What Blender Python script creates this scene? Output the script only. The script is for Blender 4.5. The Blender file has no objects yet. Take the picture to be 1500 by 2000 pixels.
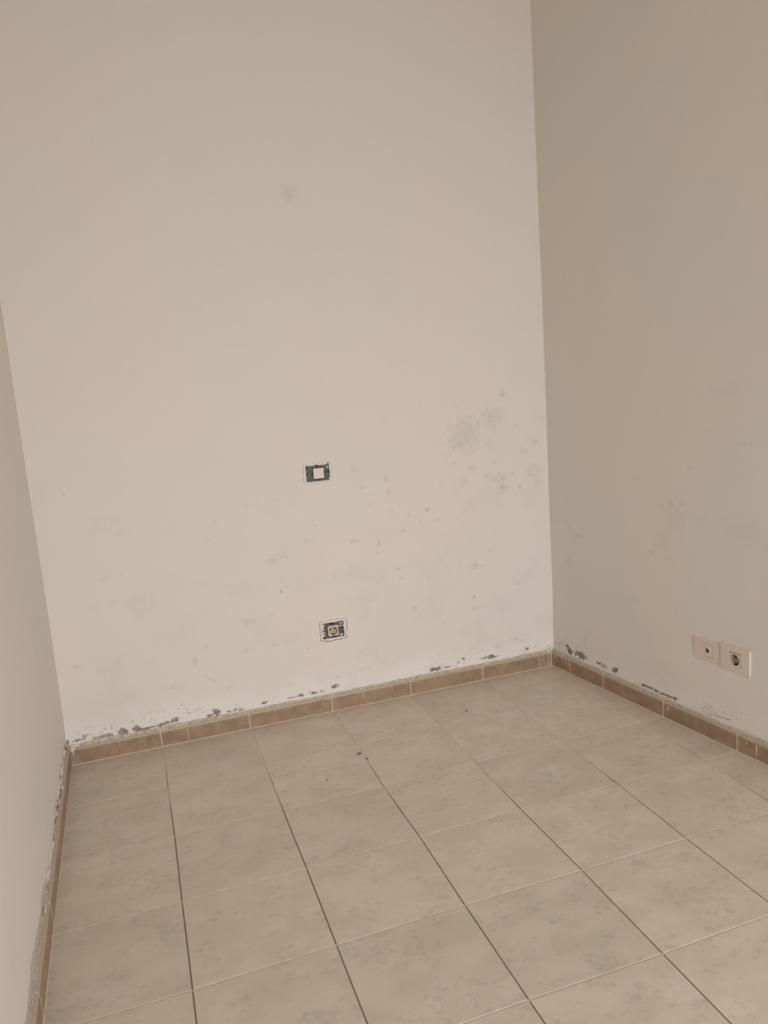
import bpy, bmesh, math, random
import numpy as np
from mathutils import Matrix, Vector

C = bpy.context.scene.collection
scene = bpy.context.scene

# ------------------------------------------------------------------ camera
cam_data = bpy.data.cameras.new('camera')
cam = bpy.data.objects.new('camera', cam_data)
C.objects.link(cam)
RIGHT = Vector((0.940754, -0.331052, -0.073395))
UP = Vector((0.12283, 0.130945, 0.983751))
FWD = Vector((0.316062, 0.934483, -0.16385))
m = Matrix.Identity(4)
for i in range(3):
    m[i][0], m[i][1], m[i][2] = RIGHT[i], UP[i], -FWD[i]
m.translation = Vector((0.01522, -2.6837, 1.3077))
cam.matrix_world = m
cam_data.sensor_fit = 'VERTICAL'
cam_data.sensor_height = 24.0
cam_data.lens = 1559.305 / 2000 * 24.0
cam_data.shift_x = -(791.258 - 750) / 2000
cam_data.shift_y = (998.517 - 1000) / 2000
cam_data.clip_start = 0.02
scene.camera = cam

# ------------------------------------------------------------------ light
world = bpy.data.worlds.new('world')
scene.world = world
world.use_nodes = True
bg = world.node_tree.nodes['Background']
bg.inputs[0].default_value = (0.95, 0.97, 1.0, 1)
bg.inputs[1].default_value = 0.5
ld = bpy.data.lights.new('daylight_in_doorway', 'AREA')
ld.shape = 'RECTANGLE'
ld.size, ld.size_y = 1.250, 1.750
ld.spread = math.radians(121)
ld.energy = 46.0
ld.color = (0.955, 0.945, 0.97)
lo = bpy.data.objects.new('daylight_in_doorway', ld)
lo.location = (1.225, -4.60, 1.025)
lo.rotation_euler = (math.radians(74.0), 0, math.radians(11.0))   # faces into the room, tipped down like skylight
C.objects.link(lo)
scene.view_settings.view_transform = 'Standard'
scene.view_settings.look = 'None'
scene.view_settings.gamma = 1
scene.view_settings.use_curve_mapping = False
scene.view_settings.exposure = 0.0
scene.cycles.use_denoising = True
scene.cycles.max_bounces = 12
scene.cycles.diffuse_bounces = 8

# ------------------------------------------------------------------ helpers
S = 1 / 3.0            # one floor tile, metres
rng = random.Random(7)


def link(name, me, parent=None, mat=None, loc=None):
    o = bpy.data.objects.new(name, me)
    C.objects.link(o)
    if mat is not None:
        me.materials.append(mat)
    if loc is not None:
        o.location = loc
    if parent is not None:
        o.parent = parent
    return o


def from_bm(name, bm, parent=None, mat=None, loc=None, smooth=False):
    bmesh.ops.recalc_face_normals(bm, faces=bm.faces)
    me = bpy.data.meshes.new(name)
    bm.to_mesh(me)
    bm.free()
    if smooth:
        for p in me.polygons:
            p.use_smooth = True
    return link(name, me, parent, mat, loc)


def thing(name, label, cat, matrix):
    o = bpy.data.objects.new(name, None)
    o.empty_display_size = 0.05
    C.objects.link(o)
    o.matrix_world = matrix
    o['label'] = label
    o['category'] = cat
    return o


def bm_box(bm, x0, x1, y0, y1, z0, z1, bevel=0.0, seg=2):
    r = bmesh.ops.create_cube(bm, size=1.0)
    vs = r['verts']
    for v in vs:
        v.co = Vector(((x0 + x1) / 2 + v.co.x * (x1 - x0), (y0 + y1) / 2 + v.co.y * (y1 - y0), (z0 + z1) / 2 + v.co.z * (z1 - z0)))
    if bevel > 0:
        es = list({e for v in vs for e in v.link_edges})
        bmesh.ops.bevel(bm, geom=es, offset=bevel, segments=seg, affect='EDGES', profile=0.5)
    return bm


def box(x0, x1, y0, y1, z0, z1, bevel=0.0, seg=2):
    return bm_box(bmesh.new(), x0, x1, y0, y1, z0, z1, bevel, seg)


def ring_plate(ox, oz, ix, iz, y_front, y_back, bevel, cx=0.0, cz=0.0, icx=0.0, icz=0.0):
    """rectangular plate with a rectangular window, front towards -Y, front edges bevelled"""
    bm = bmesh.new()
    def rect(hx, hz, x, z, y):
        return [bm.verts.new((x + sx * hx, y, z + sz * hz)) for sx, sz in ((-1, -1), (1, -1), (1, 1), (-1, 1))]
    fo, bo = rect(ox, oz, cx, cz, y_front), rect(ox, oz, cx, cz, y_back)
    fi, bi = rect(ix, iz, icx, icz, y_front), rect(ix, iz, icx, icz, y_back)
    for k in range(4):
        n = (k + 1) % 4
        bm.faces.new((fo[k], fo[n], fi[n], fi[k]))
        bm.faces.new((bo[n], bo[k], bi[k], bi[n]))
        bm.faces.new((fo[n], fo[k], bo[k], bo[n]))
        bm.faces.new((fi[k], fi[n], bi[n], bi[k]))
    if bevel:
        es = []
        for loop in (fo, fi):
            for k in range(4):
                e = bm.edges.get((loop[k], loop[(k + 1) % 4]))
                es.append(e)
        for k in range(4):
            es.append(bm.edges.get((fo[k], bo[k])))
        bmesh.ops.bevel(bm, geom=es, offset=bevel, segments=2, affect='EDGES', profile=0.5)
    return bm


def disc_tube(bm, r, y0, y1, x=0.0, z=0.0, n=24, r1=None):
    """closed cylinder along Y"""
    r1 = r if r1 is None else r1
    a = [bm.verts.new((x + r * math.cos(t), y0, z + r * math.sin(t))) for t in [2 * math.pi * k / n for k in range(n)]]
    b = [bm.verts.new((x + r1 * math.cos(t), y1, z + r1 * math.sin(t))) for t in [2 * math.pi * k / n for k in range(n)]]
    bm.faces.new(a)
    bm.faces.new(b[::-1])
    for k in range(n):
        bm.faces.new((a[k], b[k], b[(k + 1) % n], a[(k + 1) % n]))
    return bm


def vnoise(x, y, seed=0):
    """value noise 0..1 on numpy arrays"""
    t = np.random.RandomState(seed).rand(256, 256)
    xi, yi = np.floor(x).astype(int), np.floor(y).astype(int)
    fx, fy = x - xi, y - yi
    fx, fy = fx * fx * (3 - 2 * fx), fy * fy * (3 - 2 * fy)
    g = lambda a, b: t[a % 256, b % 256]
    return (g(xi, yi) * (1 - fx) + g(xi + 1, yi) * fx) * (1 - fy) + (g(xi, yi + 1) * (1 - fx) + g(xi + 1, yi + 1) * fx) * fy


def fbm(x, y, seed=0, octv=4):
    a = np.zeros_like(x, float)
    w, tot = 1.0, 0.0
    for k in range(octv):
        a += w * vnoise(x * 2 ** k + 17.3 * k, y * 2 ** k + 5.1 * k, seed + k)
        tot += w
        w *= 0.55
    return a / tot


def sstep(a, b, x):
    t = np.clip((x - a) / (b - a), 0, 1)
    return t * t * (3 - 2 * t)


# ------------------------------------------------------------------ materials
def new_mat(name, rough=0.6, spec=0.5):
    mt = bpy.data.materials.new(name)
    mt.use_nodes = True
    nt = mt.node_tree
    b = nt.nodes['Principled BSDF']
    b.inputs['Roughness'].default_value = rough
    b.inputs['Specular IOR Level'].default_value = spec
    return mt, nt, b


def nnoise(nt, vec, scale, detail=4, rough=0.55, w=None):
    n = nt.nodes.new('ShaderNodeTexNoise')
    n.inputs['Scale'].default_value = scale
    n.inputs['Detail'].default_value = detail
    n.inputs['Roughness'].default_value = rough
    if w is not None:
        n.noise_dimensions = '4D'
        nt.links.new(w, n.inputs['W'])
    if vec is not None:
        nt.links.new(vec, n.inputs['Vector'])
    return n.outputs['Fac']


def nramp(nt, fac, a, b, va=0.0, vb=1.0):
    n = nt.nodes.new('ShaderNodeMapRange')
    n.interpolation_type = 'SMOOTHSTEP'
    n.inputs['From Min'].default_value, n.inputs['From Max'].default_value = a, b
    n.inputs['To Min'].default_value, n.inputs['To Max'].default_value = va, vb
    nt.links.new(fac, n.inputs['Value'])
    return n.outputs['Result']


def nmath(nt, op, a, b):
    n = nt.nodes.new('ShaderNodeMath')
    n.operation = op
    for k, v in enumerate((a, b)):
        if isinstance(v, (int, float)):
            n.inputs[k].default_value = v
        else:
            nt.links.new(v, n.inputs[k])
    return n.outputs[0]


def nmix(nt, fac, a, b):
    n = nt.nodes.new('ShaderNodeMix')
    n.data_type = 'RGBA'
    ins = [i for i in n.inputs if i.type == 'RGBA']
    if isinstance(fac, (int, float)):
        n.inputs[0].default_value = fac
    else:
        nt.links.new(fac, n.inputs[0])
    for i, v in zip(ins, (a, b)):
        if isinstance(v, tuple):
            i.default_value = (*v, 1)
        else:
            nt.links.new(v, i)
    return [o for o in n.outputs if o.type == 'RGBA'][0]


def nbump(nt, bsdf, h, strength=0.3, dist=0.002):
    n = nt.nodes.new('ShaderNodeBump')
    n.inputs['Strength'].default_value = strength
    n.inputs['Distance'].default_value = dist
    nt.links.new(h, n.inputs['Height'])
    nt.links.new(n.outputs[0], bsdf.inputs['Normal'])


def coord(nt, kind='Object'):
    return nt.nodes.new('ShaderNodeTexCoord').outputs[kind]


def plain(name, col, rough=0.5, var=0.06, scale=60, spec=0.5, bump=0.0, metal=0.0):
    mt, nt, b = new_mat(name, rough, spec)
    v = coord(nt)
    f = nnoise(nt, v, scale, 3)
    dark = tuple(c * (1 - var) for c in col)
    lite = tuple(min(1, c * (1 + var)) for c in col)
    nt.links.new(nmix(nt, nramp(nt, f, 0.3, 0.7), dark, lite), b.inputs['Base Color'])
    b.inputs['Metallic'].default_value = metal
    if bump:
        nbump(nt, b, f, bump, 0.001)
    return mt


WALL = (0.74, 0.705, 0.655)


def wall_material():
    mt, nt, b = new_mat('white_wall_paint', 0.75, 0.25)
    v = coord(nt)
    def attr(n):
        a = nt.nodes.new('ShaderNodeAttribute')
        a.attribute_name = n
        return a.outputs['Fac']
    big = nnoise(nt, v, 1.1, 3)
    mid = nnoise(nt, v, 6.0, 4)
    fine = nnoise(nt, v, 90, 4, 0.6)
    paint = nmix(nt, nramp(nt, big, 0.35, 0.65), (WALL[0] * 1.012, WALL[1] * 0.99, WALL[2] * 0.985), (WALL[0] * 0.99, WALL[1] * 1.008, WALL[2] * 1.0))
    paint = nmix(nt, nramp(nt, mid, 0.45, 0.8, 0, 0.10), paint, (0.64, 0.61, 0.575))
    paint = nmix(nt, attr('fresh'), paint, (0.81, 0.78, 0.74))
    d = nmath(nt, 'MULTIPLY', attr('dirt'), nramp(nt, fine, 0.37, 0.62, 0.40, 1.18))
    paint = nmix(nt, d, paint, (0.20, 0.185, 0.165))
    cem = nmix(nt, nramp(nt, fine, 0.35, 0.65), (0.185, 0.16, 0.13), (0.37, 0.33, 0.275))
    col = nmix(nt, attr('chip'), paint, cem)
    nt.links.new(col, b.inputs['Base Color'])
    h = nmath(nt, 'ADD', nnoise(nt, v, 35, 5, 0.6), nmath(nt, 'MULTIPLY', nnoise(nt, v, 5, 2), 2.0))
    nbump(nt, b, h, 0.12, 0.003)
    return mt


def floor_tile_material():
    mt, nt, b = new_mat('beige_ceramic_tile', 0.42, 0.35)
    v = coord(nt)
    rnd = nt.nodes.new('ShaderNodeObjectInfo').outputs['Random']
    w = nmath(nt, 'MULTIPLY', rnd, 40.0)
    mp = nt.nodes.new('ShaderNodeMapping')
    mp.inputs['Scale'].default_value = (1.0, 1.45, 1.0)
    nt.links.new(v, mp.inputs['Vector'])
    mv = mp.outputs[0]
    c = nmix(nt, nramp(nt, nnoise(nt, mv, 7, 5, 0.6, w), 0.35, 0.68), TILE_A, TILE_B)
    c = nmix(nt, nramp(nt, nnoise(nt, mv, 2.5, 2, 0.5, w), 0.42, 0.75, 0, 0.35), c, TILE_PINK)
    c = nmix(nt, nramp(nt, nmath(nt, 'MULTIPLY', nnoise(nt, mv, 42, 5, 0.65, w), nramp(nt, nnoise(nt, mv, 9, 2, 0.5, w), 0.35, 0.6, 0.78, 1.06)), 0.50, 0.68, 0, 0.46), c, TILE_SPOT)
    c = nmix(nt, nramp(nt, nnoise(nt, mv, 22, 3, 0.6, w), 0.54, 0.76, 0, 0.22), c, TILE_SPOT)
    c = nmix(nt, nramp(nt, nnoise(nt, mv, 75, 3, 0.5, w), 0.68, 0.80, 0, 0.45), c, TILE_SPOT)
    # tone from tile to tile
    hs = nt.nodes.new('ShaderNodeHueSaturation')
    nt.links.new(c, hs.inputs['Color'])
    nt.links.new(nramp(nt, rnd, 0, 1, 0.96, 1.04), hs.inputs['Value'])
    nt.links.new(hs.outputs[0], b.inputs['Base Color'])
    nbump(nt, b, nnoise(nt, mv, 40, 4, 0.6, w), 0.06, 0.001)
    return mt


TILE_A = (0.61, 0.535, 0.435)
TILE_B = (0.69, 0.615, 0.515)
TILE_PINK = (0.645, 0.515, 0.425)
TILE_SPOT = (0.44, 0.385, 0.315)


def skirting_material():
    mt, nt, b = new_mat('brown_skirting_tile', 0.45, 0.4)
    v = coord(nt)
    rnd = nt.nodes.new('ShaderNodeObjectInfo').outputs['Random']
    w = nmath(nt, 'MULTIPLY', rnd, 30.0)
    c = nmix(nt, nramp(nt, nnoise(nt, v, 22, 5, 0.6, w), 0.35, 0.65), (0.285, 0.196, 0.132), (0.372, 0.266, 0.180))
    c = nmix(nt, nramp(nt, nnoise(nt, v, 120, 3, 0.6, w), 0.62, 0.75, 0, 0.4), c, (0.24, 0.16, 0.11))
    # old mortar film left on the rounded top
    sp = nt.nodes.new('ShaderNodeSeparateXYZ')
    nt.links.new(v, sp.inputs[0])
    zz = nmath(nt, 'ADD', sp.outputs['Z'], nmath(nt, 'MULTIPLY', nmath(nt, 'SUBTRACT', nnoise(nt, v, 25, 3, 0.6, w), 0.5), 0.010))
    c = nmix(nt, nramp(nt, zz, 0.0535, 0.0595, 0, 0.8), c, (0.48, 0.415, 0.32))
    nt.links.new(c, b.inputs['Base Color'])
    nbump(nt, b, nnoise(nt, v, 80, 3), 0.08, 0.001)
    return mt


M_WALL = wall_material()
M_TILE = floor_tile_material()
M_SKIRT = skirting_material()
M_GROUT = plain('pale_grout', (0.60, 0.52, 0.42), 0.85, 0.10, 40)
M_GROUT_SK = plain('pale_skirting_grout', (0.60, 0.50, 0.40), 0.85, 0.10, 60)
M_BED = plain('mortar_bed', (0.20, 0.165, 0.125), 0.9, 0.15, 30)


def graded_grout():
    mt, nt, b = new_mat('graded_grout', 0.9, 0.2)
    v = coord(nt)
    # paler towards the back and the right wall, browner towards the front left
    sp = nt.nodes.new('ShaderNodeSeparateXYZ')
    nt.links.new(v, sp.inputs[0])
    k = nmath(nt, 'ADD', nmath(nt, 'MULTIPLY', sp.outputs['X'], 0.45), sp.outputs['Y'])
    k = nmath(nt, 'ADD', k, nmath(nt, 'MULTIPLY', nmath(nt, 'SUBTRACT', nnoise(nt, v, 5, 3), 0.5), 1.3))
    c = nmix(nt, nramp(nt, k, -0.25, 0.25), (0.25, 0.19, 0.135), (0.60, 0.51, 0.40))
    nt.links.new(c, b.inputs['Base Color'])
    return mt


M_GROUT_GRADED = graded_grout()
M_MORTAR = plain('grey_mortar', (0.52, 0.465, 0.38), 0.9, 0.22, 70, 0.2, 0.4)
M_PLASTER = plain('white_plaster', (0.76, 0.725, 0.675), 0.85, 0.06, 80, 0.2, 0.4)
M_PLASTER_OLD = plain('weathered_plaster', (0.66, 0.615, 0.55), 0.85, 0.14, 80, 0.2, 0.4)
M_DRIP = plain('dried_paint_drip', (0.58, 0.49, 0.41), 0.6, 0.12, 90)
M_CEIL = plain('ceiling_paint', (0.76, 0.73, 0.68), 0.85, 0.02, 3)
M_FRAME = plain('dark_grey_plastic', (0.105, 0.110, 0.105), 0.55, 0.35, 130, 0.4)
M_BLACK = plain('black_recess', (0.012, 0.011, 0.010), 0.7, 0.1)
M_WHITE = plain('white_plastic', (0.68, 0.615, 0.535), 0.35, 0.02, 20)
M_CREAM = plain('cream_plastic', (0.66, 0.55, 0.42), 0.4, 0.04, 30)
M_PLATE = plain('ivory_plate_plastic', (0.70, 0.625, 0.54), 0.35, 0.02, 20)
M_CUP = plain('beige_socket_cup', (0.50, 0.40, 0.29), 0.45, 0.06, 40)
M_METAL = plain('dull_brass', (0.55, 0.45, 0.30), 0.35, 0.1, 60, 0.5, 0, 0.9)
M_CRUMB = plain('dark_crumb', (0.16, 0.13, 0.10), 0.9, 0.2, 300)
M_DOOR = plain('white_door_frame', (0.78, 0.76, 0.72), 0.4, 0.03, 10)

# ------------------------------------------------------------------ walls
# measured marks on the two walls: (along, height, half-width, half-height, tilt, strength) in metres
BD = [(1.504, 1.213, 0.0118, 0.0189, 0, 0.6), (1.315, 1.06, 0.0824, 0.1153, 0, 0.38), (1.459, 1.121, 0.0516, 0.0465, 0, 0.3), (1.418, 1.144, 0.007, 0.0294, -40, 0.5), (1.472, 1.156, 0.0282, 0.0063, 0, 0.45), (1.358, 1.073, 0.0323, 0.0126, 0, 0.55), (1.385, 1.096, 0.0093, 0.0189, 0, 0.5), (1.424, 1.014, 0.0211, 0.0085, 0, 0.7), (1.294, 1.02, 0.0594, 0.0273, 0, 0.5), (1.345, 0.919, 0.0232, 0.017, 0, 0.5), (1.269, 0.948, 0.0274, 0.0211, 0, 0.35), (1.474, 0.866, 0.0382, 0.0238, 0, 0.55), (1.481, 0.824, 0.0312, 0.0109, 0, 0.7), (1.413, 0.879, 0.0212, 0.0151, 0, 0.5), (1.563, 0.815, 0.0097, 0.0197, 0, 0.7), (1.627, 0.878, 0.0393, 0.0351, 0, 0.45), (1.563, 1.074, 0.0144, 0.0086, 0, 0.6), (1.459, 1.089, 0.0141, 0.0085, 0, 0.6), (1.649, 1.005, 0.0343, 0.0217, 0, 0.4), (1.586, 0.976, 0.0194, 0.0195, 0, 0.4), (1.198, 0.876, 0.0113, 0.0169, 0, 0.55), (1.298, 0.862, 0.0254, 0.0171, 0, 0.55), (1.438, 0.931, 0.0142, 0.0129, 0, 0.5), (1.535, 0.877, 0.0217, 0.0087, 0, 0.5), (1.647, 0.827, 0.0297, 0.0177, 0, 0.4), (0.837, 0.973, 0.0293, 0.0202, 0, 0.3), (0.866, 0.894, 0.019, 0.0082, 0, 0.5), (0.968, 0.912, 0.0065, 0.0309, 0, 0.6), (0.977, 0.861, 0.0173, 0.0186, 0, 0.55), (0.904, 0.861, 0.0064, 0.0103, 0, 0.8), (0.894, 0.823, 0.0064, 0.0062, 0, 0.6), (0.982, 0.787, 0.0131, 0.0083, 0, 0.5), (1.053, 0.759, 0.0088, 0.0084, 0, 0.8), (1.134, 0.77, 0.0202, 0.0085, 0, 0.7), (1.106, 0.727, 0.0112, 0.0127, 0, 0.6), (1.173, 0.723, 0.0182, 0.0107, 0, 0.6), (1.023, 0.695, 0.0177, 0.0106, 0, 0.5), (0.819, 0.689, 0.0212, 0.0104, 0, 0.6), (0.917, 0.659, 0.0087, 0.0231, 0, 0.6), (0.912, 0.624, 0.0152, 0.0105, 0, 0.55), (0.999, 0.501, 0.0089, 0.0107, 0, 1), (0.993, 0.541, 0.0155, 0.0085, 0, 0.5), (1.34, 0.505, 0.0333, 0.0199, 0, 0.45), (1.415, 0.561, 0.0192, 0.0111, 0, 0.35), (1.322, 0.373, 0.006, 0.0056, 0, 1.4), (1.316, 0.363, 0.0143, 0.0134, 0, 0.5), (1.422, 0.364, 0.0098, 0.009, 0, 0.6), (1.32, 0.317, 0.024, 0.009, 0, 0.5), (1.052, 0.369, 0.0181, 0.0131, 0, 0.45), (1.177, 0.285, 0.007, 0.0156, 0, 0.5), (1.525, 0.398, 0.0248, 0.0227, 0, 0.3), (-0.133, 0.672, 0.0225, 0.0066, 12, 0.6), (-0.07, 0.68, 0.0193, 0.0057, 12, 0.45), (0.285, 0.827, 0.0075, 0.0116, 0, 0.4), (0.25, 0.763, 0.0094, 0.0136, 0, 0.4), (0.478, 0.649, 0.0277, 0.0141, 0, 0.5), (0.512, 0.572, 0.008, 0.0102, 0, 0.9), (0.506, 0.526, 0.005, 0.0061, 0, 1.3), (0.299, 0.583, 0.0172, 0.008, 0, 0.5), (0.366, 0.426, 0.0314, 0.0163, 0, 0.5), (0.631, 0.711, 0.0265, 0.0142, 0, 0.5), (0.661, 0.77, 0.0102, 0.0101, 0, 0.5), (0.456, 0.435, 0.024, 0.0082, 15, 0.45), (0.197, 0.354, 0.0191, 0.007, 15, 0.6), (0.152, 0.311, 0.0114, 0.0302, 0, 0.45), (0.198, 0.23, 0.0308, 0.0081, -35, 0.45), (0.354, 0.312, 0.0237, 0.0082, 0, 0.55), (0.401, 0.286, 0.005, 0.0052, 0, 1.1), (0.59, 0.277, 0.0042, 0.0042, 0, 1.3), (0.056, 0.22, 0.0262, 0.0121, 0, 0.4), (0.262, 0.177, 0.0196, 0.0103, 20, 0.5), (-0.259, 0.366, 0.0172, 0.0115, 0, 0.45), (-0.103, 0.587, 0.0246, 0.0115, 0, 0.3), (0.454, 0.31, 0.0061, 0.0124, 0, 0.6), (-0.22, 0.997, 0.0066, 0.0036, 0, 1), (0.687, 2, 0.0248, 0.0306, 0, 0.35), (1.51, 0.146, 0.0452, 0.0162, 0, 0.5), (1.555, 0.095, 0.0102, 0.0058, 0, 1.1), (1.423, 0.134, 0.0247, 0.0069, 0, 0.5), (1.122, 0.103, 0.0702, 0.009, 0, 0.3), (0.787, 0.146, 0.0546, 0.0109, 0, 0.3), (0.49, 0.14, 0.0494, 0.0085, 0, 0.3), (-0.018, 0.141, 0.0555, 0.0121, 0, 0.3), (0.129, 0.114, 0.0383, 0.0082, 12, 0.5), (0.7, 0.137, 0.0129, 0.0108, 0, 0.8), (0.59, 0.098, 0.0253, 0.0086, 0, 0.5), (-0.329, 0.227, 0.0086, 0.0579, 0, 0.3), (-0.246, 0.13, 0.0352, 0.0118, 0, 0.35), (0.522, 0.667, 0.0399, 0.0202, 0, 0.3), (1.274, 0.614, 0.14, 0.1306, 0, 0.1), (0.089, 0.424, 0.1112, 0.0791, 0, 0.1)]
BC = [(-0.329, 0.088, 0.0087, 0.0078, 0, 1), (-0.296, 0.087, 0.021, 0.0039, 12, 0.8), (-0.269, 0.093, 0.007, 0.0098, 0, 0.7), (-0.217, 0.083, 0.0231, 0.0059, 12, 0.8), (-0.183, 0.083, 0.0179, 0.007, 10, 0.8), (-0.137, 0.085, 0.0181, 0.013, 0, 1), (-0.086, 0.086, 0.0183, 0.01, 0, 1.1), (-0.044, 0.081, 0.0554, 0.004, 13, 1.1), (0.022, 0.085, 0.03, 0.0051, 14, 1), (0.047, 0.09, 0.0132, 0.0081, 0, 0.9), (0.06, 0.091, 0.0094, 0.0081, 0, 0.9), (0.183, 0.081, 0.0194, 0.0072, 8, 1.2), (0.211, 0.087, 0.0185, 0.0145, 0, 0.95), (0.256, 0.082, 0.0079, 0.0042, 0, 0.8), (0.28, 0.085, 0.0059, 0.0062, 0, 0.9), (0.305, 0.08, 0.0159, 0.0031, 10, 0.9), (0.395, 0.089, 0.0122, 0.0042, 20, 1.1), (0.541, 0.091, 0.0104, 0.0064, 0, 1), (0.505, 0.087, 0.0249, 0.0032, 12, 0.6), (0.595, 0.088, 0.0148, 0.0043, 8, 1), (0.631, 0.089, 0.0128, 0.0043, 0, 0.7), (0.681, 0.099, 0.015, 0.0086, 20, 0.7), (0.679, 0.097, 0.0064, 0.0065, 0, 1.1), (1.125, 0.087, 0.0305, 0.0068, 10, 1.1), (1.174, 0.086, 0.0189, 0.0034, 8, 0.8), (1.252, 0.108, 0.006, 0.0057, 0, 1), (1.384, 0.092, 0.0246, 0.0069, 8, 1.1), (1.347, 0.092, 0.0122, 0.0046, 0, 0.7), (1.558, 0.095, 0.0102, 0.0047, 0, 0.9)]
RD = [(0.161, 0.614, 0.017, 0.0132, 0, 0.8), (0.206, 0.642, 0.0173, 0.0199, 0, 0.35), (0.222, 0.496, 0.0248, 0.0294, 0, 0.45), (-0.26, 0.612, 0.0133, 0.0116, 0, 0.4), (-0.358, 0.802, 0.0295, 0.0202, 0, 0.4), (-0.412, 0.808, 0.0213, 0.0108, 0, 0.35), (-0.582, 1.192, 0.0822, 0.0487, 0, 0.22), (-0.537, 0.1, 0.0577, 0.0208, 0, 0.45), (0.281, 0.117, 0.038, 0.0191, 0, 0.5), (0.31, 0.121, 0.0193, 0.0289, 0, 0.6), (0.183, 0.128, 0.0144, 0.0093, 0, 0.6), (0.08, 0.095, 0.0412, 0.0136, 0, 0.3), (-0.45, 0.936, 0.0183, 0.014, 0, 0.25), (0.128, 0.171, 0.0105, 0.032, 0, 0.3), (-0.131, 0.406, 0.0412, 0.0186, 0, 0.2), (-0.67, 1.023, 0.0586, 0.008, 0, 0.15)]
RC = [(0.249, 0.109, 0.0094, 0.0071, 0, 1), (0.233, 0.095, 0.0186, 0.0118, -40, 1), (0.164, 0.096, 0.0359, 0.0139, -25, 1.2), (0.043, 0.094, 0.0169, 0.0045, -20, 0.9), (0.012, 0.09, 0.0199, 0.0089, -35, 0.6), (-0.052, 0.092, 0.0192, 0.011, 0, 1.1), (-0.231, 0.084, 0.0406, 0.0046, -22, 1.3), (-0.284, 0.083, 0.0169, 0.0033, -22, 1.1), (-0.336, 0.082, 0.0382, 0.0036, -23, 1.2), (-0.376, 0.084, 0.0107, 0.006, 0, 0.9), (-0.534, 0.08, 0.0194, 0.0028, -20, 0.5), (-0.59, 0.089, 0.0327, 0.0037, -15, 0.5), (-0.441, 0.058, 0.0463, 0.0039, -28, 0.7)]


Y_BACK = 0.3433
def x_right(y, z):
    return 1.7183 + np.interp(z, [0, .083, .32, 1.07, 1.67, 2.73], [.010, .0117, .020, .029, .0333, .039]) - 0.128 * y
def x_left(y, z):
    return -0.3205 - 0.0105 * y + np.interp(z, [0, .067, .110, .121, .5], [-.010, -.010, -.0075, -.0062, -.0035])
Y_FRONT = -4.5
H = 2.9


def blobs(u, z, lst, hard, nscale, seed, dang=0.0):
    out = np.zeros_like(u)
    nz = fbm(u * nscale, z * nscale, seed, 4) - .02
    for cu, cz, ru, rz, ang, st in lst:
        w = max(ru, rz) * 2.2
        sel = (np.abs(u - cu) < w) & (np.abs(z - cz) < w)
        if not sel.any():
            continue
        a = math.radians(ang + dang)
        du, dz = u[sel] - cu, z[sel] - cz
        p, q = du * math.cos(a) + dz * math.sin(a), -du * math.sin(a) + dz * math.cos(a)
        r = np.sqrt((p / ru) ** 2 + (q / rz) ** 2)
        val = 1.25 - r + (nz[sel] - 0.5) * 2.0
        f = sstep(0, hard, val) * st * sstep(2.1, 1.3, r)
        out[sel] = np.maximum(out[sel], f)
    return out


def wall_mesh(name, us, zs, place, attrs, holes=(), back=None):
    """grid wall; place(U, Z, depth) -> x, y, z arrays; attrs: dict with chip/dirt/fresh/push arrays"""
    U, Z = np.meshgrid(us, zs)
    A = attrs(U.ravel(), Z.ravel())
    x, y, z = place(U.ravel(), Z.ravel(), A['push'])
    co = np.stack([x, y, z], 1)
    nu, nz = len(us), len(zs)
    i, j = np.meshgrid(np.arange(nu - 1), np.arange(nz - 1))
    i, j = i.ravel(), j.ravel()
    cu, cz = (us[i] + us[i + 1]) / 2, (zs[j] + zs[j + 1]) / 2
    keep = np.ones(len(i), bool)
    for u0, u1, z0, z1 in holes:
        keep &= ~((cu > u0) & (cu < u1) & (cz > z0) & (cz < z1))
    i, j = i[keep], j[keep]
    f = np.stack([j * nu + i, j * nu + i + 1, (j + 1) * nu + i + 1, (j + 1) * nu + i], 1)
    n0 = len(co)
    # the masonry behind the plaster
    b = np.array(back, float)
    bf = np.array([[0, 1, 2, 3], [7, 6, 5, 4], [0, 4, 5, 1], [1, 5, 6, 2], [2, 6, 7, 3], [3, 7, 4, 0]]) + n0
    co = np.vstack([co, b])
    f = np.vstack([f, bf])
    me = bpy.data.meshes.new(name)
    me.vertices.add(len(co))
    me.vertices.foreach_set('co', co.ravel())
    me.loops.add(f.size)
    me.loops.foreach_set('vertex_index', f.ravel().astype(np.int32))
    me.polygons.add(len(f))
    me.polygons.foreach_set('loop_start', np.arange(0, f.size, 4, dtype=np.int32))
    me.polygons.foreach_set('loop_total', np.full(len(f), 4, np.int32))
    me.update(calc_edges=True)
    for k in ('chip', 'dirt', 'fresh'):
        a = me.attributes.new(k, 'FLOAT', 'POINT')
        a.data.foreach_set('value', np.concatenate([A[k], np.zeros(8)]).astype(np.float32))
    sm = np.ones(len(f), bool)
    sm[-6:] = False
    me.polygons.foreach_set('use_smooth', sm)
    me.validate()
    o = link(name, me, None, M_WALL)
    o['kind'] = 'structure'
    return o


def slab(x0, x1, y0, y1, z0=-0.05, z1=H):
    return [(x0, y0, z0), (x1, y0, z0), (x1, y1, z0), (x0, y1, z0), (x0, y0, z1), (x1, y0, z1), (x1, y1, z1), (x0, y1, z1)]


ZS = np.concatenate([np.arange(0, .05, .01), np.arange(.05, .15, .0025), np.arange(.15, 1.3, .006), np.arange(1.3, H + .01, .05)])
ZS[-1] = H
waves = lambda u, z, s: (fbm(u * 1.3, z * 1.3, s, 3) - .5) * .006

# back wall
BACK_HOLES = [(0.657, 0.733, 0.945, 0.997), (0.665, 0.734, 0.312, 0.360)]


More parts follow.
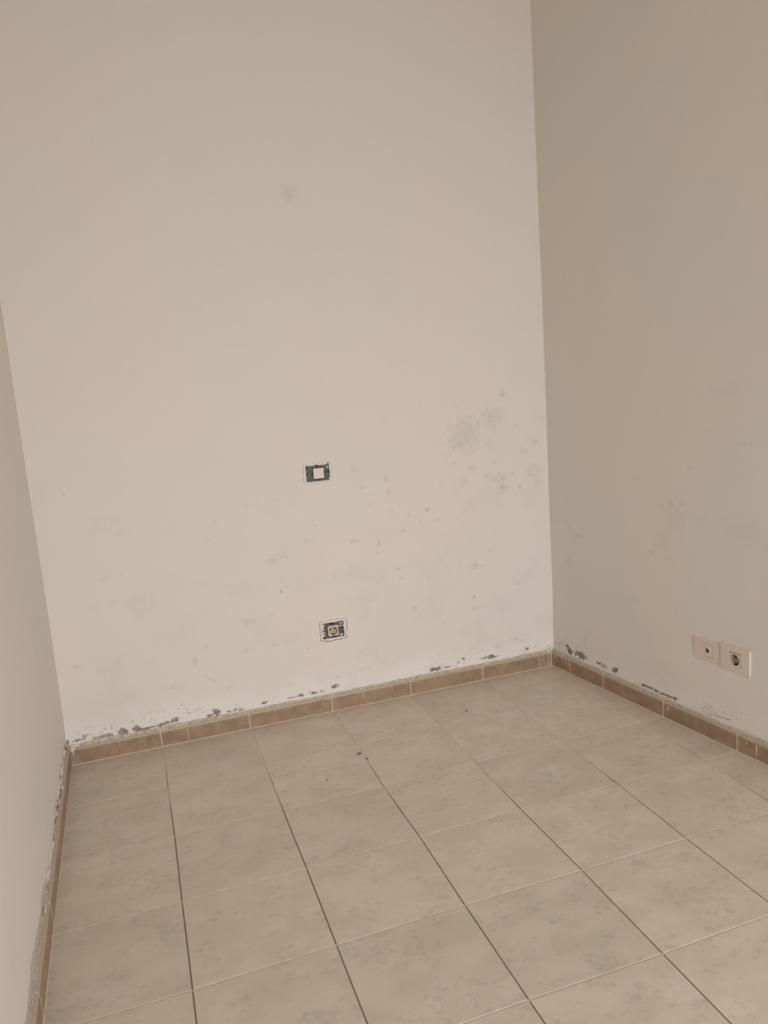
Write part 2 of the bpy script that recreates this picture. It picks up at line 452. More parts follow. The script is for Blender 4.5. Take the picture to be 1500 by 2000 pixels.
def back_attrs(u, z):
    chip = np.clip(blobs(u, z, BC, .35, 115, 11, -12), 0, 1)
    # peppering of tiny chips in the last hand's breadth above the skirting
    pep = sstep(.75, .80, fbm(u * 110, z * 150, 31, 3)) * sstep(.17, .10, z) * sstep(.40, .6, fbm(u * 5, z * 5, 8, 2))
    chip = np.maximum(chip, pep * .8)
    edge = .0765 + (fbm(u * 22, u * 0, 40, 4) - .5) * .016          # ragged lower edge of the paint
    bare = sstep(0, .004, edge - z)
    chip = np.maximum(chip, bare * .22)
    dirt = np.clip(blobs(u, z, BD, 1.3, 60, 21) * .62, 0, 1)
    haze = sstep(.56, .78, fbm(u * 7, z * 9, 51, 5)) * sstep(1.4, .9, z) * .06
    dirt = np.clip(dirt * .66 + haze, 0, 1)
    fresh = sstep(.20, .085, z + (fbm(u * 9, z * 9, 61, 4) - .5) * .10) * .75
    for cx, cz, rx, rz in ((.6935, .970, .062, .048), (.6975, .336, .060, .050)):
        r = np.sqrt(((u - cx) / rx) ** 2 + ((z - cz) / rz) ** 2) + (fbm(u * 60, z * 60, 71, 3) - .5) * .7
        fresh = np.maximum(fresh, sstep(1.1, .8, r) * .6)
    push = chip * -.004 + waves(u, z, 3) * sstep(.0, .3, z) - bare * .001
    # soft corner lip and thicker plaster around the boxes
    return dict(chip=chip, dirt=dirt, fresh=fresh, push=push)


us = np.arange(-.335, 1.80, .0042)
wall_mesh('wall_back', us, ZS, lambda u, z, d: (u, Y_BACK - d, z), back_attrs, BACK_HOLES,
          slab(-.60, 1.90, Y_BACK + .03, Y_BACK + .16))

# right wall: u runs towards the camera (u = -y)
TV_C, SK_C = (0.525, 0.3100), (0.6415, 0.3125)      # outlet centres on the right wall (u, z)
RIGHT_HOLES = [(SK_C[0] - .026, SK_C[0] + .026, SK_C[1] - .026, SK_C[1] + .026), (TV_C[0] - .026, TV_C[0] + .026, TV_C[1] - .026, TV_C[1] + .026)]
RD_U = [(-a, b, c, d, e, f) for a, b, c, d, e, f in RD]
RC_U = [(-a, b, c, d, e, f) for a, b, c, d, e, f in RC]


def right_attrs(u, z):
    chip = np.clip(blobs(u, z, RC_U, .35, 115, 12, 24), 0, 1)
    pep = sstep(.74, .80, fbm(u * 100, z * 140, 32, 3)) * sstep(.15, .09, z) * sstep(.45, .65, fbm(u * 5, z * 5, 9, 2))
    chip = np.maximum(chip, pep * .8)
    edge = .0765 + (fbm(u * 20, u * 0, 41, 4) - .5) * .016
    bare = sstep(0, .004, edge - z)
    chip = np.maximum(chip, bare * .22)
    corner = sstep(.16, .0, u + .3433) * sstep(.15, .08, z) * sstep(.5, .62, fbm(u * 70, z * 50, 44, 3)) * .5
    chip = np.maximum(chip, corner)
    dirt = np.clip(blobs(u, z, RD_U, 1.3, 55, 22) * .62, 0, 1)
    haze = sstep(.60, .8, fbm(u * 6, z * 8, 52, 5)) * sstep(1.3, .7, z) * .06
    dirt = np.clip(dirt * .55 + haze, 0, 1)
    # grime shadowing round the two plates
    fresh = sstep(.17, .085, z + (fbm(u * 9, z * 9, 62, 4) - .5) * .10) * .4
    push = chip * -.004 + waves(u, z, 5) * sstep(.0, .3, z)
    return dict(chip=chip, dirt=dirt, fresh=fresh, push=push)


us = np.concatenate([np.arange(-.36, 1.12, .0045), np.arange(1.14, 4.25, .1)])
wall_mesh('wall_right', us, ZS, lambda u, z, d: (x_right(-u, z) - d, -u, z), right_attrs, RIGHT_HOLES,
          [(x_right(.36, 0) + .07, .36, -.05), (x_right(.36, 0) + .22, .36, -.05), (x_right(-4.3, 0) + .22, -4.3, -.05), (x_right(-4.3, 0) + .07, -4.3, -.05),
           (x_right(.36, 0) + .07, .36, H), (x_right(.36, 0) + .22, .36, H), (x_right(-4.3, 0) + .22, -4.3, H), (x_right(-4.3, 0) + .07, -4.3, H)])


# left wall: the plaster stops raggedly a few centimetres above the skirting
def left_attrs(u, z):
    n = fbm(u * 16, u * 0, 80, 4)
    level = np.interp(u, [-.34, -.05, .18, .28, .40, .50, .56, .75, 1.1], [.117, .117, .116, .100, .080, .082, .112, .124, .118])
    edge = level + (n - .5) * .034
    gone = sstep(-.0015, .0025, edge - z)
    lump = sstep(.46, .60, fbm(u * 45, z * 75, 83, 3)) * sstep(.66, .50, u)          # white bits left in the gap
    dirt = sstep(.6, .8, fbm(u * 8, z * 8, 53, 4)) * .03 * sstep(1.2, .5, z)
    chip = gone * (1 - lump) * np.interp(u, [.3, .6], [.72, .50]) * (.7 + .5 * fbm(u * 60, z * 90, 86, 3))
    crack = np.exp(-((z - edge - .006) / .0018) ** 2) * sstep(.55, .66, vnoise(u * 14, u * 0, 88)) * .75
    chip = np.maximum(chip, crack)
    push = -gone * np.interp(u, [.3, .6], [.0040, .0022]) + gone * lump * .004 - crack * .0015 + gone * (fbm(u * 120, z * 120, 85, 2) - .5) * .004 + waves(u, z, 6) * sstep(.10, .4, z) * .6
    return dict(chip=np.clip(chip, 0, 1), dirt=dirt, fresh=gone * lump * .5, push=push)


us = np.concatenate([np.arange(-.36, 1.25, .0045), np.arange(1.27, 4.25, .1)])
wall_mesh('wall_left', us, ZS, lambda u, z, d: (x_left(-u, z) + d, -u, z), left_attrs, [],
          slab(-.52, -.365, -4.3, .36))

# front wall behind the camera, with a doorway to the daylight
DX0, DX1, DZ = 0.55, 1.9, 2.1
bm = bmesh.new()
bm_box(bm, -.55, DX0, Y_FRONT - .14, Y_FRONT, -.05, H)
bm_box(bm, DX1, 2.60, Y_FRONT - .14, Y_FRONT, -.05, H)
bm_box(bm, DX0, DX1, Y_FRONT - .14, Y_FRONT, DZ, H)
o = from_bm('wall_front', bm, None, M_CEIL)
o['kind'] = 'structure'
bm = bmesh.new()
bm_box(bm, DX0, DX0 + .05, Y_FRONT - .12, Y_FRONT + .015, 0, DZ, .003)
bm_box(bm, DX1 - .05, DX1, Y_FRONT - .12, Y_FRONT + .015, 0, DZ, .003)
bm_box(bm, DX0 + .05, DX1 - .05, Y_FRONT - .12, Y_FRONT + .015, DZ - .05, DZ, .003)
o = from_bm('door_1', bm, None, M_DOOR)
o['kind'] = 'structure'
o = from_bm('ceiling', box(-.55, 2.60, Y_FRONT - .14, .50, H, H + .12), None, M_CEIL)
o['kind'] = 'structure'

# ------------------------------------------------------------------ floor
JIT = {(0, 0): (-0.0009, 0.0011), (0, 1): (0.0018, 0.0023), (0, 2): (0.0007, -0.0013), (0, 3): (0.0007, -0.0028), (1, 0): (-0.0013, -0.01), (1, 1): (-0.0009, -0.0047), (1, 2): (0.0005, -0.0015), (1, 3): (0.0002, 0.001), (2, 0): (0.0022, -0.0019), (2, 1): (-0.0032, -0.0018), (2, 2): (0.0026, 0.003), (2, 3): (-0.0004, 0.0045), (2, 4): (-0.0009, 0.0004), (3, 1): (-0.0021, 0.0047), (3, 2): (-0.0029, 0.0034), (3, 3): (0.0009, 0.002), (3, 4): (-0.0001, -0.0034), (4, 0): (-0.0019, -0.0011), (4, 1): (-0.0003, 0.0046), (4, 2): (0.0028, 0.0015), (4, 3): (-0.0006, 0.0015), (5, 0): (-0.0011, -0.0088), (5, 1): (0.0064, 0.0017), (5, 2): (0.0021, 0.001)}
floor = from_bm('floor', box(-.50, 2.60, Y_FRONT - .14, .50, -.10, -.006), None, M_BED)
floor['kind'] = 'structure'
R0, R1 = -1, 12          # rows of tiles, row line r lies at y = -r * S
COLS = range(-1, 7)


def gp(c, r):
    dx, dy = JIT.get((c, r), (0, 0))
    return Vector((c * S + dx, -r * S + dy))


def clip(poly, a, b, c):
    """keep a*x + b*y <= c"""
    out = []
    for k in range(len(poly)):
        p, q = poly[k], poly[(k + 1) % len(poly)]
        dp, dq = a * p.x + b * p.y - c, a * q.x + b * q.y - c
        if dp <= 0:
            out.append(p)
        if dp * dq < 0:
            out.append(p + (q - p) * (dp / (dp - dq)))
    return out


def inset(poly, d):
    n = len(poly)
    out = []
    for k in range(n):
        p0, p, p1 = poly[k - 1], poly[k], poly[(k + 1) % n]
        e0, e1 = (p - p0).normalized(), (p1 - p).normalized()
        n0, n1 = Vector((-e0.y, e0.x)), Vector((-e1.y, e1.x))      # inward for counter-clockwise polygons
        bis = n0 + n1
        out.append(p + bis * (d / max(.2, bis.dot(n0))))
    return out


for r in range(R0, R1):
    for c in COLS:
        poly = [gp(c, r + 1), gp(c + 1, r + 1), gp(c + 1, r), gp(c, r)]
        poly = clip(poly, -1, -.0105, .3240)                  # left wall
        poly = clip(poly, 0, 1, .3365)                        # back wall
        poly = clip(poly, 1, .128, 1.7225) if len(poly) > 2 else poly
        if len(poly) < 3:
            continue
        area = abs(sum(poly[k].x * poly[(k + 1) % len(poly)].y - poly[k].y * poly[(k + 1) % len(poly)].x for k in range(len(poly)))) / 2
        if area < .0006:
            continue
        cen = sum(poly, Vector((0, 0))) / len(poly)
        bm = bmesh.new()
        loops = []
        tilt = (rng.uniform(-.0004, .0004), rng.uniform(-.0004, .0004))
        for d, z in ((.0017, -.006), (.0017, -.0008), (.0025, 0.0)):
            loops.append([bm.verts.new((p.x - cen.x, p.y - cen.y, z + (0 if z < -.005 else tilt[0] * (p.x - cen.x) / S + tilt[1] * (p.y - cen.y) / S))) for p in inset(poly, d)])
        n = len(poly)
        for a, b in zip(loops, loops[1:]):
            for k in range(n):
                bm.faces.new((a[k], a[(k + 1) % n], b[(k + 1) % n], b[k]))
        bm.faces.new(loops[-1])
        bm.faces.new(loops[0][::-1])
        from_bm('floor_tile', bm, floor, M_TILE, (cen.x, cen.y, 0))


def joint_strip(pts, half, top, mat):
    bm = bmesh.new()
    rows = []
    for k, p in enumerate(pts):
        a, b = pts[max(0, k - 1)], pts[min(len(pts) - 1, k + 1)]
        t = (b - a).normalized()
        nn = Vector((-t.y, t.x)) * half
        rows.append([bm.verts.new((p.x + s * nn.x, p.y + s * nn.y, z)) for s, z in ((1, -.006), (1, top(p)), (-1, top(p)), (-1, -.006))])
    for a, b in zip(rows, rows[1:]):
        for k in range(4):
            bm.faces.new((a[k], a[(k + 1) % 4], b[(k + 1) % 4], b[k]))
    bm.faces.new(rows[0])
    bm.faces.new(rows[-1][::-1])
    from_bm('grout_joint', bm, floor, mat)


for r in range(0, R1):
    xr = 1.7183 + .128 * r * S
    pts = [Vector((-.322, -r * S))] + [gp(c, r) for c in range(0, 7) if c * S < xr - .02] + [Vector((xr, -r * S))]
    joint_strip(pts, .0024, lambda p: -.0011, M_GROUT)
for c in range(0, 7):
    top = .333 if c < 6 else -2.25
    pts = [Vector((c * S, top))] + [gp(c, r) for r in range(0, R1 + 1) if -r * S < top - .02] + [Vector((c * S, Y_FRONT))]
    joint_strip(pts, .0020, lambda p: float(np.interp(p.y + .35 * p.x, [-.35, .25], [-.0013, -.0003])), M_GROUT_GRADED)

# ------------------------------------------------------------------ skirting
SK_T, SK_H = 0.010, 0.067
PROFILE = [(0, .0015), (-SK_T, .0015), (-SK_T, .053)] + [(-SK_T * math.cos(t) , .053 + (SK_H - .053) * math.sin(t)) for t in (math.radians(a) for a in (18, 36, 54, 72))] + [(0, SK_H)]


def frame_at(p, t):
    """local X along t, local -Y into the room (right hand of the wall seen from the room)"""
    mm = Matrix.Identity(4)
    t = t.normalized()
    n = Vector((-t.y, t.x))
    mm[0][0], mm[1][0] = t.x, t.y
    mm[0][1], mm[1][1] = n.x, n.y
    mm.translation = Vector((p.x, p.y, 0))
    return mm


def skirting(name, a, b, cuts, joints=True):
    """a -> b is the line of the skirting's back; the room lies on its right hand (-Y local)"""
    root = bpy.data.objects.new(name, None)
    root.empty_display_size = .05
    C.objects.link(root)
    root.matrix_world = frame_at(a, b - a)
    root['kind'] = 'structure'
    L = (b - a).length
    edges = [0.0] + [c for c in cuts if 0 < c < L] + [L]
    for e0, e1 in zip(edges, edges[1:]):
        bm = bmesh.new()
        g = .0016
        x0, x1 = e0 + (g if e0 > 0 else 0), e1 - (g if e1 < L else 0)
        off = rng.uniform(-.0006, .0006)
        bev = .0012
        secs = []
        for x, sh in ((x0, bev), (x0 + bev, 0), (x1 - bev, 0), (x1, bev)):
            secs.append([bm.verts.new((x - (x0 + x1) / 2, min(0, py + (sh if py < -.001 else 0)) + off * (py < 0), pz - (sh * .6 if pz > .02 else 0))) for py, pz in PROFILE])
        n = len(PROFILE)
        for s0, s1 in zip(secs, secs[1:]):
            for k in range(n):
                bm.faces.new((s0[k], s0[(k + 1) % n], s1[(k + 1) % n], s1[k]))
        bm.faces.new(secs[0])
        bm.faces.new(secs[-1][::-1])
        o = from_bm('skirting_tile', bm, root, M_SKIRT, ((x0 + x1) / 2, 0, 0))
    for c in edges[1:-1]:
        bm = bmesh.new()
        w = .0024
        secs = [[bm.verts.new((x, py - .0003 if py < -.001 else py, pz + (.0003 if pz > .05 else 0))) for py, pz in PROFILE] for x in (-w, w)]
        n = len(PROFILE)
        for k in range(n):
            bm.faces.new((secs[0][k], secs[0][(k + 1) % n], secs[1][(k + 1) % n], secs[1][k]))
        bm.faces.new(secs[0])
        bm.faces.new(secs[1][::-1])
        from_bm('grout_joint', bm, root, M_GROUT_SK, (c, 0, 0))
    return root, L


def strip(name, root, L, mat, section, step, seed, x0=0.0):
    """ragged bead along the skirting; section(u, noise) -> list of (y, z)"""
    n = max(2, int((L - x0) / step))
    u = np.linspace(x0, L, n)
    nz = np.stack([fbm(u * 8, u * 0 + 3.7 * k, seed + k, 4) for k in range(3)], 1)
    bm = bmesh.new()
    rows = [[bm.verts.new((uu, y, z)) for y, z in section(uu, q)] for uu, q in zip(u, nz)]
    m_ = len(rows[0])
    for a, b in zip(rows, rows[1:]):
        for k in range(m_):
            bm.faces.new((a[k], a[(k + 1) % m_], b[(k + 1) % m_], b[k]))
    bm.faces.new(rows[0])
    bm.faces.new(rows[-1][::-1])
    return from_bm(name, bm, root, mat, smooth=True)


def lump(name, root, loc, r, mat, seed, squash=(1, 1, 1)):
    bm = bmesh.new()
    bmesh.ops.create_icosphere(bm, subdivisions=2, radius=1)
    rr = random.Random(seed)
    for v in bm.verts:
        k = 1 + rr.uniform(-.28, .28)
        v.co = Vector((v.co.x * r * squash[0] * k, v.co.y * r * squash[1] * k, v.co.z * r * squash[2] * k))
    return from_bm(name, bm, root, mat, loc)


def drip(root, x, ztop, zbot, w, mat=None, lean=0.0, y0=-SK_T):
    bm = bmesh.new()
    n = 7
    rows = []
    for k in range(n):
        t = k / (n - 1)
        z = ztop + (zbot - ztop) * t
        # follow the rounded top of the tile
        yy = -SK_T if z < .053 else -SK_T * math.sqrt(max(0, 1 - ((z - .053) / .014) ** 2))
        ww = w * (1 - .35 * math.sin(math.pi * t)) * (0.65 if k == n - 1 else 1)
        xx = lean * t
        rows.append([bm.verts.new((xx + sx * ww, yy + dy, z)) for sx, dy in ((-1, .0004), (-.4, -.0010), (.4, -.0010), (1, .0004))])
    for a, b in zip(rows, rows[1:]):
        for k in range(4):
            bm.faces.new((a[k], a[(k + 1) % 4], b[(k + 1) % 4], b[k]))
    bm.faces.new(rows[0])
    bm.faces.new(rows[-1][::-1])
    from_bm('paint_drip', bm, root, mat or M_DRIP, (x, 0, 0))


V2 = lambda x, y: Vector((x, y))
XB0 = -.3320
# back: local x = world x - XB0
back_sk, LB = skirting('baseboard_back', V2(XB0, Y_BACK), V2(1.6845, Y_BACK), [v * S - XB0 for v in (-.009, .991, 1.987, 3.008, 4.002)])
def mortar_back(u, q):
    h = .0715 + (q[0] - .5) * .014 + .004 * math.exp(-((u - .1) / .3) ** 2)
    d = .0046 + (q[1] - .5) * .006
    return [(.004, .062), (-d, .0650), (-d * .8, .0685), (-.0012, h), (.004, h)]
strip('mortar_bead', back_sk, LB, M_MORTAR, mortar_back, .006, 100)
strip('grout_bead', back_sk, LB, M_GROUT_SK, lambda u, q: [(-.009, -.0012), (-.0128 - (q[0] - .5) * .003, -.0012), (-.0118, .0006), (-.0102, .0030 + (q[1] - .5) * .003), (-.009, .003)], .012, 110)
for px, zt, zb, w in ((.427, .055, .012, .0022), (.835 - .012, .058, .048, .0018), (.958, .058, .040, .0015), (1.128, .058, .028, .0026), (1.252, .060, .030, .0022), (.18, .056, .038, .0016),
                      (1.94, .062, .006, .0022), (1.962, .062, .03, .0016), (1.985, .064, .002, .003), (2.0, .064, .001, .004)):
    drip(back_sk, px, zt, zb, w)

# right: local x from the back corner towards the camera
RT = V2(.128, -1).normalized()
RA = V2(1.7283 - .128 * .3433, .3433)
RBp = V2(1.7283 + .128 * 4.2, -4.2)
kk = math.sqrt(1 + .128 ** 2)
right_sk, LR = skirting('baseboard_right', RA, RBp, [(.3433 - y * S) * kk for y in (.01, -.987, -1.986, -2.985, -3.985, -4.985, -5.985, -7, -8, -9, -10, -11, -12)])
def mortar_right(u, q):
    fade = 1 if u < .95 else max(.35, 1 - (u - .95) * 3)
    h = .0705 + (q[0] - .5) * .014
    d = (.0046 + (q[1] - .5) * .006) * fade
    return [(.004, .062), (-d, .0650), (-d * .8, .0680), (-.0012, h), (.004, h)]
strip('mortar_bead', right_sk, LR, M_MORTAR, mortar_right, .006, 120)
strip('grout_bead', right_sk, LR, M_GROUT_SK, lambda u, q: [(-.009, -.0012), (-.0122 - (q[0] - .5) * .003, -.0012), (-.0115, .0004), (-.0102, .0022 + (q[1] - .5) * .003), (-.009, .002)], .012, 130)
for px, zt, zb, w, ln in ((.016, .064, .002, .003, 0), (.030, .064, .034, .0024, 0), (.046, .064, .028, .0022, 0), (.062, .064, .044, .0026, .002), (.078, .064, .036, .0026, .004), (.098, .065, .040, .003, .006),
                          (.118, .066, .030, .0036, .010), (.130, .050, .001, .0028, .004), (.70, .048, .037, .004, 0), (1.09, .052, .018, .0026, 0), (1.05, .048, .04, .002, 0)):
    drip(right_sk, px, zt, zb, w, None, ln)

# left: seen from the room, local x runs from the camera to the back corner
LA = V2(-.3205 - .0105 * Y_FRONT - .010, Y_FRONT)
LBk = V2(-.3205 - .0105 * .3333 - .010, .3333)
left_sk, LL = skirting('baseboard_left', LA, LBk, [(-4.2 * -1 + r * S) for r in (-12, -11, -10, -9, -8, -7, -6, -5, -4, -2.95, -1.95, -.95, .05)])
def mortar_left(u, q):
    h = .0700 + (q[0] - .5) * .014
    d = .0030 + (q[1] - .5) * .006
    return [(.004, .062), (-d, .0650), (-d * .7, .0680), (-.0010, h), (.004, h)]
strip('mortar_bead', left_sk, LL, M_MORTAR, mortar_left, .006, 140)
strip('grout_bead', left_sk, LL, M_GROUT_SK, lambda u, q: [(-.009, -.0012), (-.0128 - (q[0] - .5) * .003, -.0012), (-.0118, .0004), (-.0102, .0026 + (q[1] - .5) * .003), (-.009, .002)], .012, 150)
# white plaster dollops left in the ragged gap above the left skirting and in the corner
for k, (u, z, r, sq) in enumerate(((4.52, .066, .009, (1.0, .5, 1.0)), (4.515, .056, .006, (.8, .5, 1.4)), (4.40, .080, .006, (2.4, .4, .8)), (4.31, .086, .007, (1.4, .4, .9)),
                                   (4.20, .079, .006, (2.6, .4, .6)), (4.13, .086, .008, (1.6, .4, .8)), (4.00, .081, .007, (2.2, .4, .9)), (3.83, .079, .006, (3.0, .4, .8)))):
    lump('plaster_lump', left_sk, (u, -.0025, z), r, M_PLASTER_OLD, 300 + k, sq)
for k, (x, z, r, sq) in enumerate(((.018, .060, .009, (.8, .7, 1.1)), (.020, .046, .005, (.7, .7, 1.6)), (.030, .072, .007, (2.2, .5, .6)))):
    lump('plaster_lump', back_sk, (x, -.008, z), r, M_PLASTER, 320 + k, sq)
for k, (x, z, r) in enumerate(((2.006, .075, .008), (1.99, .070, .007), (2.0, .092, .006))):
    lump('plaster_lump', back_sk, (x, -.004, z), r, M_PLASTER, 330 + k, (1.1, .6, 1.0))

# ------------------------------------------------------------------ outlets
def ragged_rim(root, hx, hz, cx, cz, w_in, w_out, h, seed, mat, y0=-.0005):
    """ragged lip of filler round a wall box, lapping over the edge of its frame"""
    n = 96
    bm = bmesh.new()
    ang = np.linspace(0, 2 * math.pi, n, endpoint=False)
    ni, no, nh = fbm(np.cos(ang) * 6 + 20, np.sin(ang) * 6 + 20, seed, 4), fbm(np.cos(ang) * 3 + 40, np.sin(ang) * 3 + 40, seed + 1, 3), fbm(np.cos(ang) * 9 + 60, np.sin(ang) * 9 + 60, seed + 2, 3)
    rows = []
    for k, t in enumerate(ang):
        c, s = math.cos(t), math.sin(t)
        q = 1 / max(abs(c) / hx, abs(s) / hz)
        bx, bz = c * q, s * q
        L = math.hypot(bx, bz)
        di = w_in * (ni[k] - .42) * 3.0
        do = w_out * (.4 + no[k] * 1.2)
        hh = h * (.5 + nh[k])
        ex, ez = bx / L, bz / L
        P = lambda d, y: bm.verts.new((cx + bx + ex * d, y, cz + bz + ez * d))
        rows.append([P(-di, .001), P(-di + .0006, y0 - hh * .7), P(max(-di + .002, do * .35), y0 - hh), P(do, .0008)])
    for k in range(n):
        a, b = rows[k], rows[(k + 1) % n]
        for j in range(3):
            bm.faces.new((a[j], b[j], b[j + 1], a[j + 1]))
        bm.faces.new((a[3], b[3], b[0], a[0]))
    return from_bm('plaster_rim', bm, root, mat, smooth=True)


def schuko(root, cx, cz, half, yf, mat, pin=.0090, depth=.013):
    """socket insert: square face with a round cup, two pin holes, two earth clips"""
    bm = bmesh.new()
    n = 32
    R = half * .86
    o_, i_, c_ = [], [], []
    for k in range(n):
        t = 2 * math.pi * (k + .5) / n
        c, s = math.cos(t), math.sin(t)
        q = half / max(abs(c), abs(s))
        o_.append(bm.verts.new((c * q, yf, s * q)))
        i_.append(bm.verts.new((c * R, yf, s * R)))
        c_.append(bm.verts.new((c * R * .95, yf + depth, s * R * .95)))
    ob = [bm.verts.new((v.co.x, yf + depth + .004, v.co.z)) for v in o_]
    for k in range(n):
        m_ = (k + 1) % n
        bm.faces.new((o_[k], o_[m_], i_[m_], i_[k]))
        bm.faces.new((ob[k], ob[m_], o_[m_], o_[k]))
    bm.faces.new(ob[::-1])
    ins = from_bm('socket_insert', bm, root, mat, (cx, 0, cz))
    bm = bmesh.new()
    for k in range(n):
        pass
    a = [bm.verts.new(v) for v in [(R * math.cos(2 * math.pi * (k + .5) / n), yf + .0004, R * math.sin(2 * math.pi * (k + .5) / n)) for k in range(n)]]
    b = [bm.verts.new(v) for v in [(R * .95 * math.cos(2 * math.pi * (k + .5) / n), yf + depth, R * .95 * math.sin(2 * math.pi * (k + .5) / n)) for k in range(n)]]
    for k in range(n):
        bm.faces.new((a[k], b[k], b[(k + 1) % n], a[(k + 1) % n]))
    bm.faces.new(b)
    cup = from_bm('socket_cup', bm, ins, M_CUP if mat is not M_PLATE else M_CUP)
    for sx in (-1, 1):
        from_bm('pin_hole', disc_tube(bmesh.new(), .0037, yf + depth - .0008, yf + depth + .002, sx * pin, .0035, 16), ins, M_BLACK)
    for sz in (1, -1):
        o = from_bm('earth_clip', box(-.0026, .0026, yf + .002, yf + depth, sz * R * .90 - .0022, sz * R * .90 + .0022, .0006), ins, M_METAL if sz > 0 else M_BLACK)
    return ins


# light switch without its cover plate, back wall
sw = thing('light_switch', 'white rocker light switch in a bare dark grey frame, upper fitting on the back wall', 'light switch',
           Matrix.Translation((.6935, Y_BACK, .9706)))
from_bm('support_frame', ring_plate(.0465, .0302, .0226, .0226, -.0030, .004, .0008, icx=.002, icz=-.0004), sw, M_FRAME)
from_bm('back_box', box(-.040, .040, .006, .026, -.026, .026, .002), sw, M_BLACK)
from_bm('module_body', box(-.0206, .0246, -.0026, .006, -.0228, .0220, .0008), sw, M_BLACK)
bm = box(-.0190, .0230, -.0085, -.0028, -.0208, .0202, .0012, 2)
bmesh.ops.rotate(bm, verts=bm.verts, cent=(.002, -.004, 0), matrix=Matrix.Rotation(math.radians(2.5), 3, 'X'))
from_bm('rocker', bm, sw, M_WHITE)
for x, z, w, h in ((-.0240, -.0015, .0017, .0030), (.0268, .0015, .0020, .0030), (-.0425, -.001, .002, .0035), (.0420, .0010, .0022, .0042), (-.0405, .0240, .0025, .0022), (.0410, .0265, .0026, .003)):
    from_bm('screw_slot', box(x - w * 1.25, x + w * 1.25, -.0040, -.0020, z - h * 1.2, z + h * 1.2, .0006), sw, M_BLACK)
from_bm('latch', box(-.0085, .0015, -.0078, -.001, .0268, .0325, .0008), sw, M_BLACK)
from_bm('lower_bar', box(-.0440, .0430, -.0052, -.002, -.0305, -.0252, .0012), sw, M_FRAME)
for x, z in ((.0425, .0335), (-.0420, .0300)):
    from_bm('frame_ear', box(x - .0030, x + .0030, -.0052, -.001, z - .0050, z + .0030, .0008), sw, M_FRAME)
ragged_rim(sw, .0455, .0300, 0, 0, .0022, .0150, .0020, 500, M_PLASTER)
lump('plaster_lump', sw, (.0480, -.003, -.026), .0055, M_PLASTER, 340, (1.4, .5, .7))
lump('plaster_lump', sw, (.0400, -.003, .0210), .0040, M_PLASTER, 341, (.8, .5, 1.2))

# power socket without its cover plate, back wall
so = thing('power_socket', 'round-cup power socket in a bare plaster-smeared grey frame low on the back wall', 'power socket',
           Matrix.Translation((.6975, Y_BACK, .3360)))
from_bm('support_frame', ring_plate(.0445, .0320, .0218, .0218, -.0030, .004, .0008, icx=-.001, icz=-.0015), so, M_FRAME)
from_bm('back_box', box(-.038, .038, .020, .027, -.026, .026, .002), so, M_BLACK)
schuko(so, -.001, -.0015, .0212, -.0062, M_CREAM)
for x, z, w, h in ((.0265, .0015, .0022, .0032), (.0375, .0040, .0034, .0046), (-.0270, -.003, .0018, .0036), (-.036, .010, .002, .006), (.0370, -.0125, .0028, .004), (-.038, -.0255, .003, .004)):
    from_bm('screw_slot', box(x - w, x + w, -.0039, -.0020, z - h, z + h, .0009), so, M_BLACK)
from_bm('latch', box(-.0140, .0070, -.0070, -.001, .0255, .0305, .0010), so, M_BLACK)
from_bm('lower_bar', box(-.0060, .0110, -.0050, -.001, -.0300, -.0252, .0010), so, M_BLACK)
ragged_rim(so, .0435, .0315, 0, 0, .0044, .0160, .0020, 540, M_PLASTER)
for k, (x, z, r, sq) in enumerate(((-.043, .024, .006, (1.3, .5, 1)), (-.040, .010, .005, (.8, .5, 1.4)), (-.039, -.006, .0055, (1.0, .5, .9)), (-.041, -.018, .0055, (.9, .5, 1.0)),
                                   (.034, .0235, .0042, (1.5, .5, .6)), (.028, .0145, .0038, (1.6, .5, .6)), (.041, .012, .004, (.9, .5, .8)), (.030, -.0235, .005, (1.6, .5, .8)), (.005, .0325, .004, (3, .5, .5)))):
    lump('plaster_lump', so, (x, -.0035, z), r, M_PLASTER, 350 + k, sq)

# the two plated outlets on the right wall
def right_frame(u, z, dy=0.0):
    mm = frame_at(V2(float(x_right(-u, z)), -u), RT)
    mm.translation.z = z
    return mm


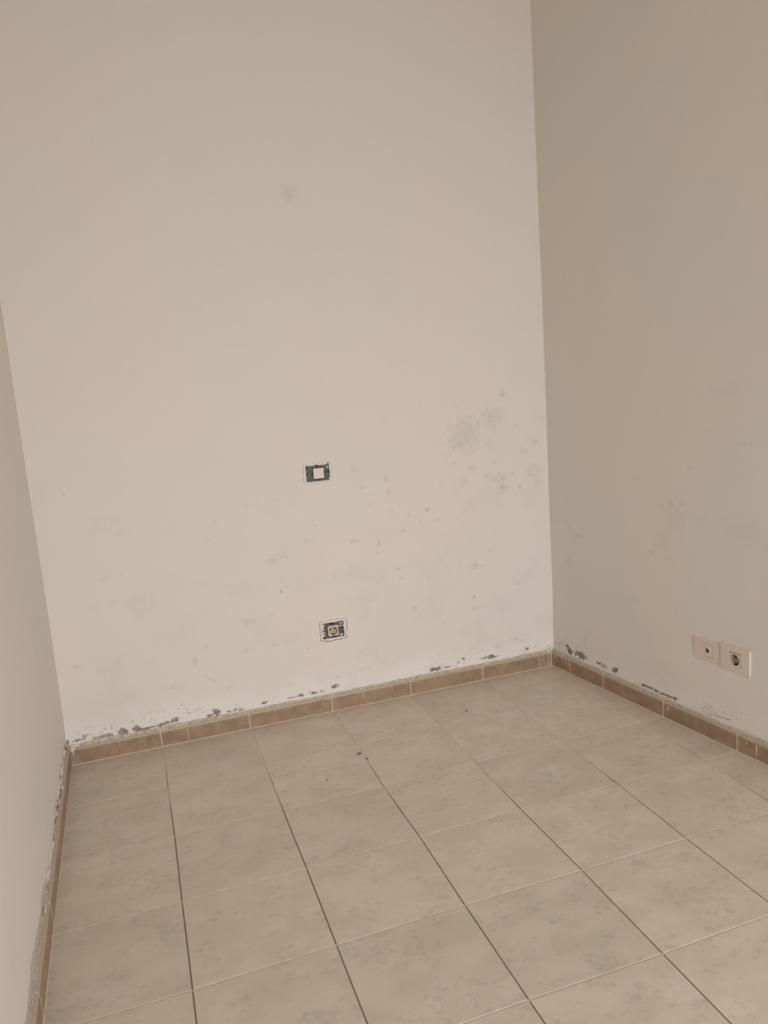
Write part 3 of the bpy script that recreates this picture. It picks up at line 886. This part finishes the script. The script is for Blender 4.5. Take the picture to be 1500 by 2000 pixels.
tv = thing('aerial_socket', 'ivory plate with a small round aerial socket, farther one on the right wall', 'aerial socket', right_frame(TV_C[0], TV_C[1]))
from_bm('cover_plate', ring_plate(.0595, .0385, .0234, .0234, -.0036, .003, .0014), tv, M_PLATE)
from_bm('socket_insert', ring_plate(.0224, .0224, .0090, .0090, -.0032, .004, .0006), tv, M_PLATE)
from_bm('insert_back', box(-.0222, .0222, .002, .010, -.0222, .0222), tv, M_BLACK)
bm = bmesh.new()
n = 28
r0 = [[bm.verts.new((r * math.cos(2 * math.pi * k / n), y, r * math.sin(2 * math.pi * k / n))) for k in range(n)] for r, y in ((.0125, -.0030), (.0115, -.0046), (.0076, -.0046), (.0074, .003))]
for a, b in zip(r0, r0[1:]):
    for k in range(n):
        bm.faces.new((a[k], a[(k + 1) % n], b[(k + 1) % n], b[k]))
from_bm('aerial_collar', bm, tv, M_PLATE, smooth=True)
from_bm('aerial_well', disc_tube(bmesh.new(), .0075, -.0036, .003, n=24), tv, M_BLACK)
from_bm('aerial_pin', disc_tube(bmesh.new(), .0019, -.0050, -.002, n=14), tv, M_METAL)

ps = thing('wall_socket', 'ivory plate with a recessed round power socket, nearer one on the right wall', 'power socket', right_frame(SK_C[0], SK_C[1]))
from_bm('cover_plate', ring_plate(.0590, .0420, .0234, .0234, -.0066, .002, .0012), ps, M_PLATE)
from_bm('insert_back', ring_plate(.0236, .0236, .0200, .0200, -.0030, .004, 0), ps, M_BLACK)
schuko(ps, 0, -.001, .0223, -.0064, M_PLATE, depth=.016)
# ------------------------------------------------------------------ crumbs on the floor
for k, (x, y, r, lab) in enumerate(((.656, -.079, .0048, 'flat dark crumb on the floor tiles, farther of two close together mid floor'),
                                    (.670, -.128, .0036, 'small dark crumb on the tile joint, nearer of two close together mid floor'),
                                    (.507, -.210, .0026, 'tiny lone dark crumb in the middle of a floor tile left of the pair'),
                                    (1.141, .074, .0036, 'tiny lone dark crumb on a floor tile near the back skirting'))):
    o = lump('crumb', None, (x, y, r * .40), r, M_CRUMB, 400 + k, (1.5, .9, .5))
    o['label'] = lab
    o['category'] = 'crumb'
    o['group'] = 'dark crumbs on the tiled floor'
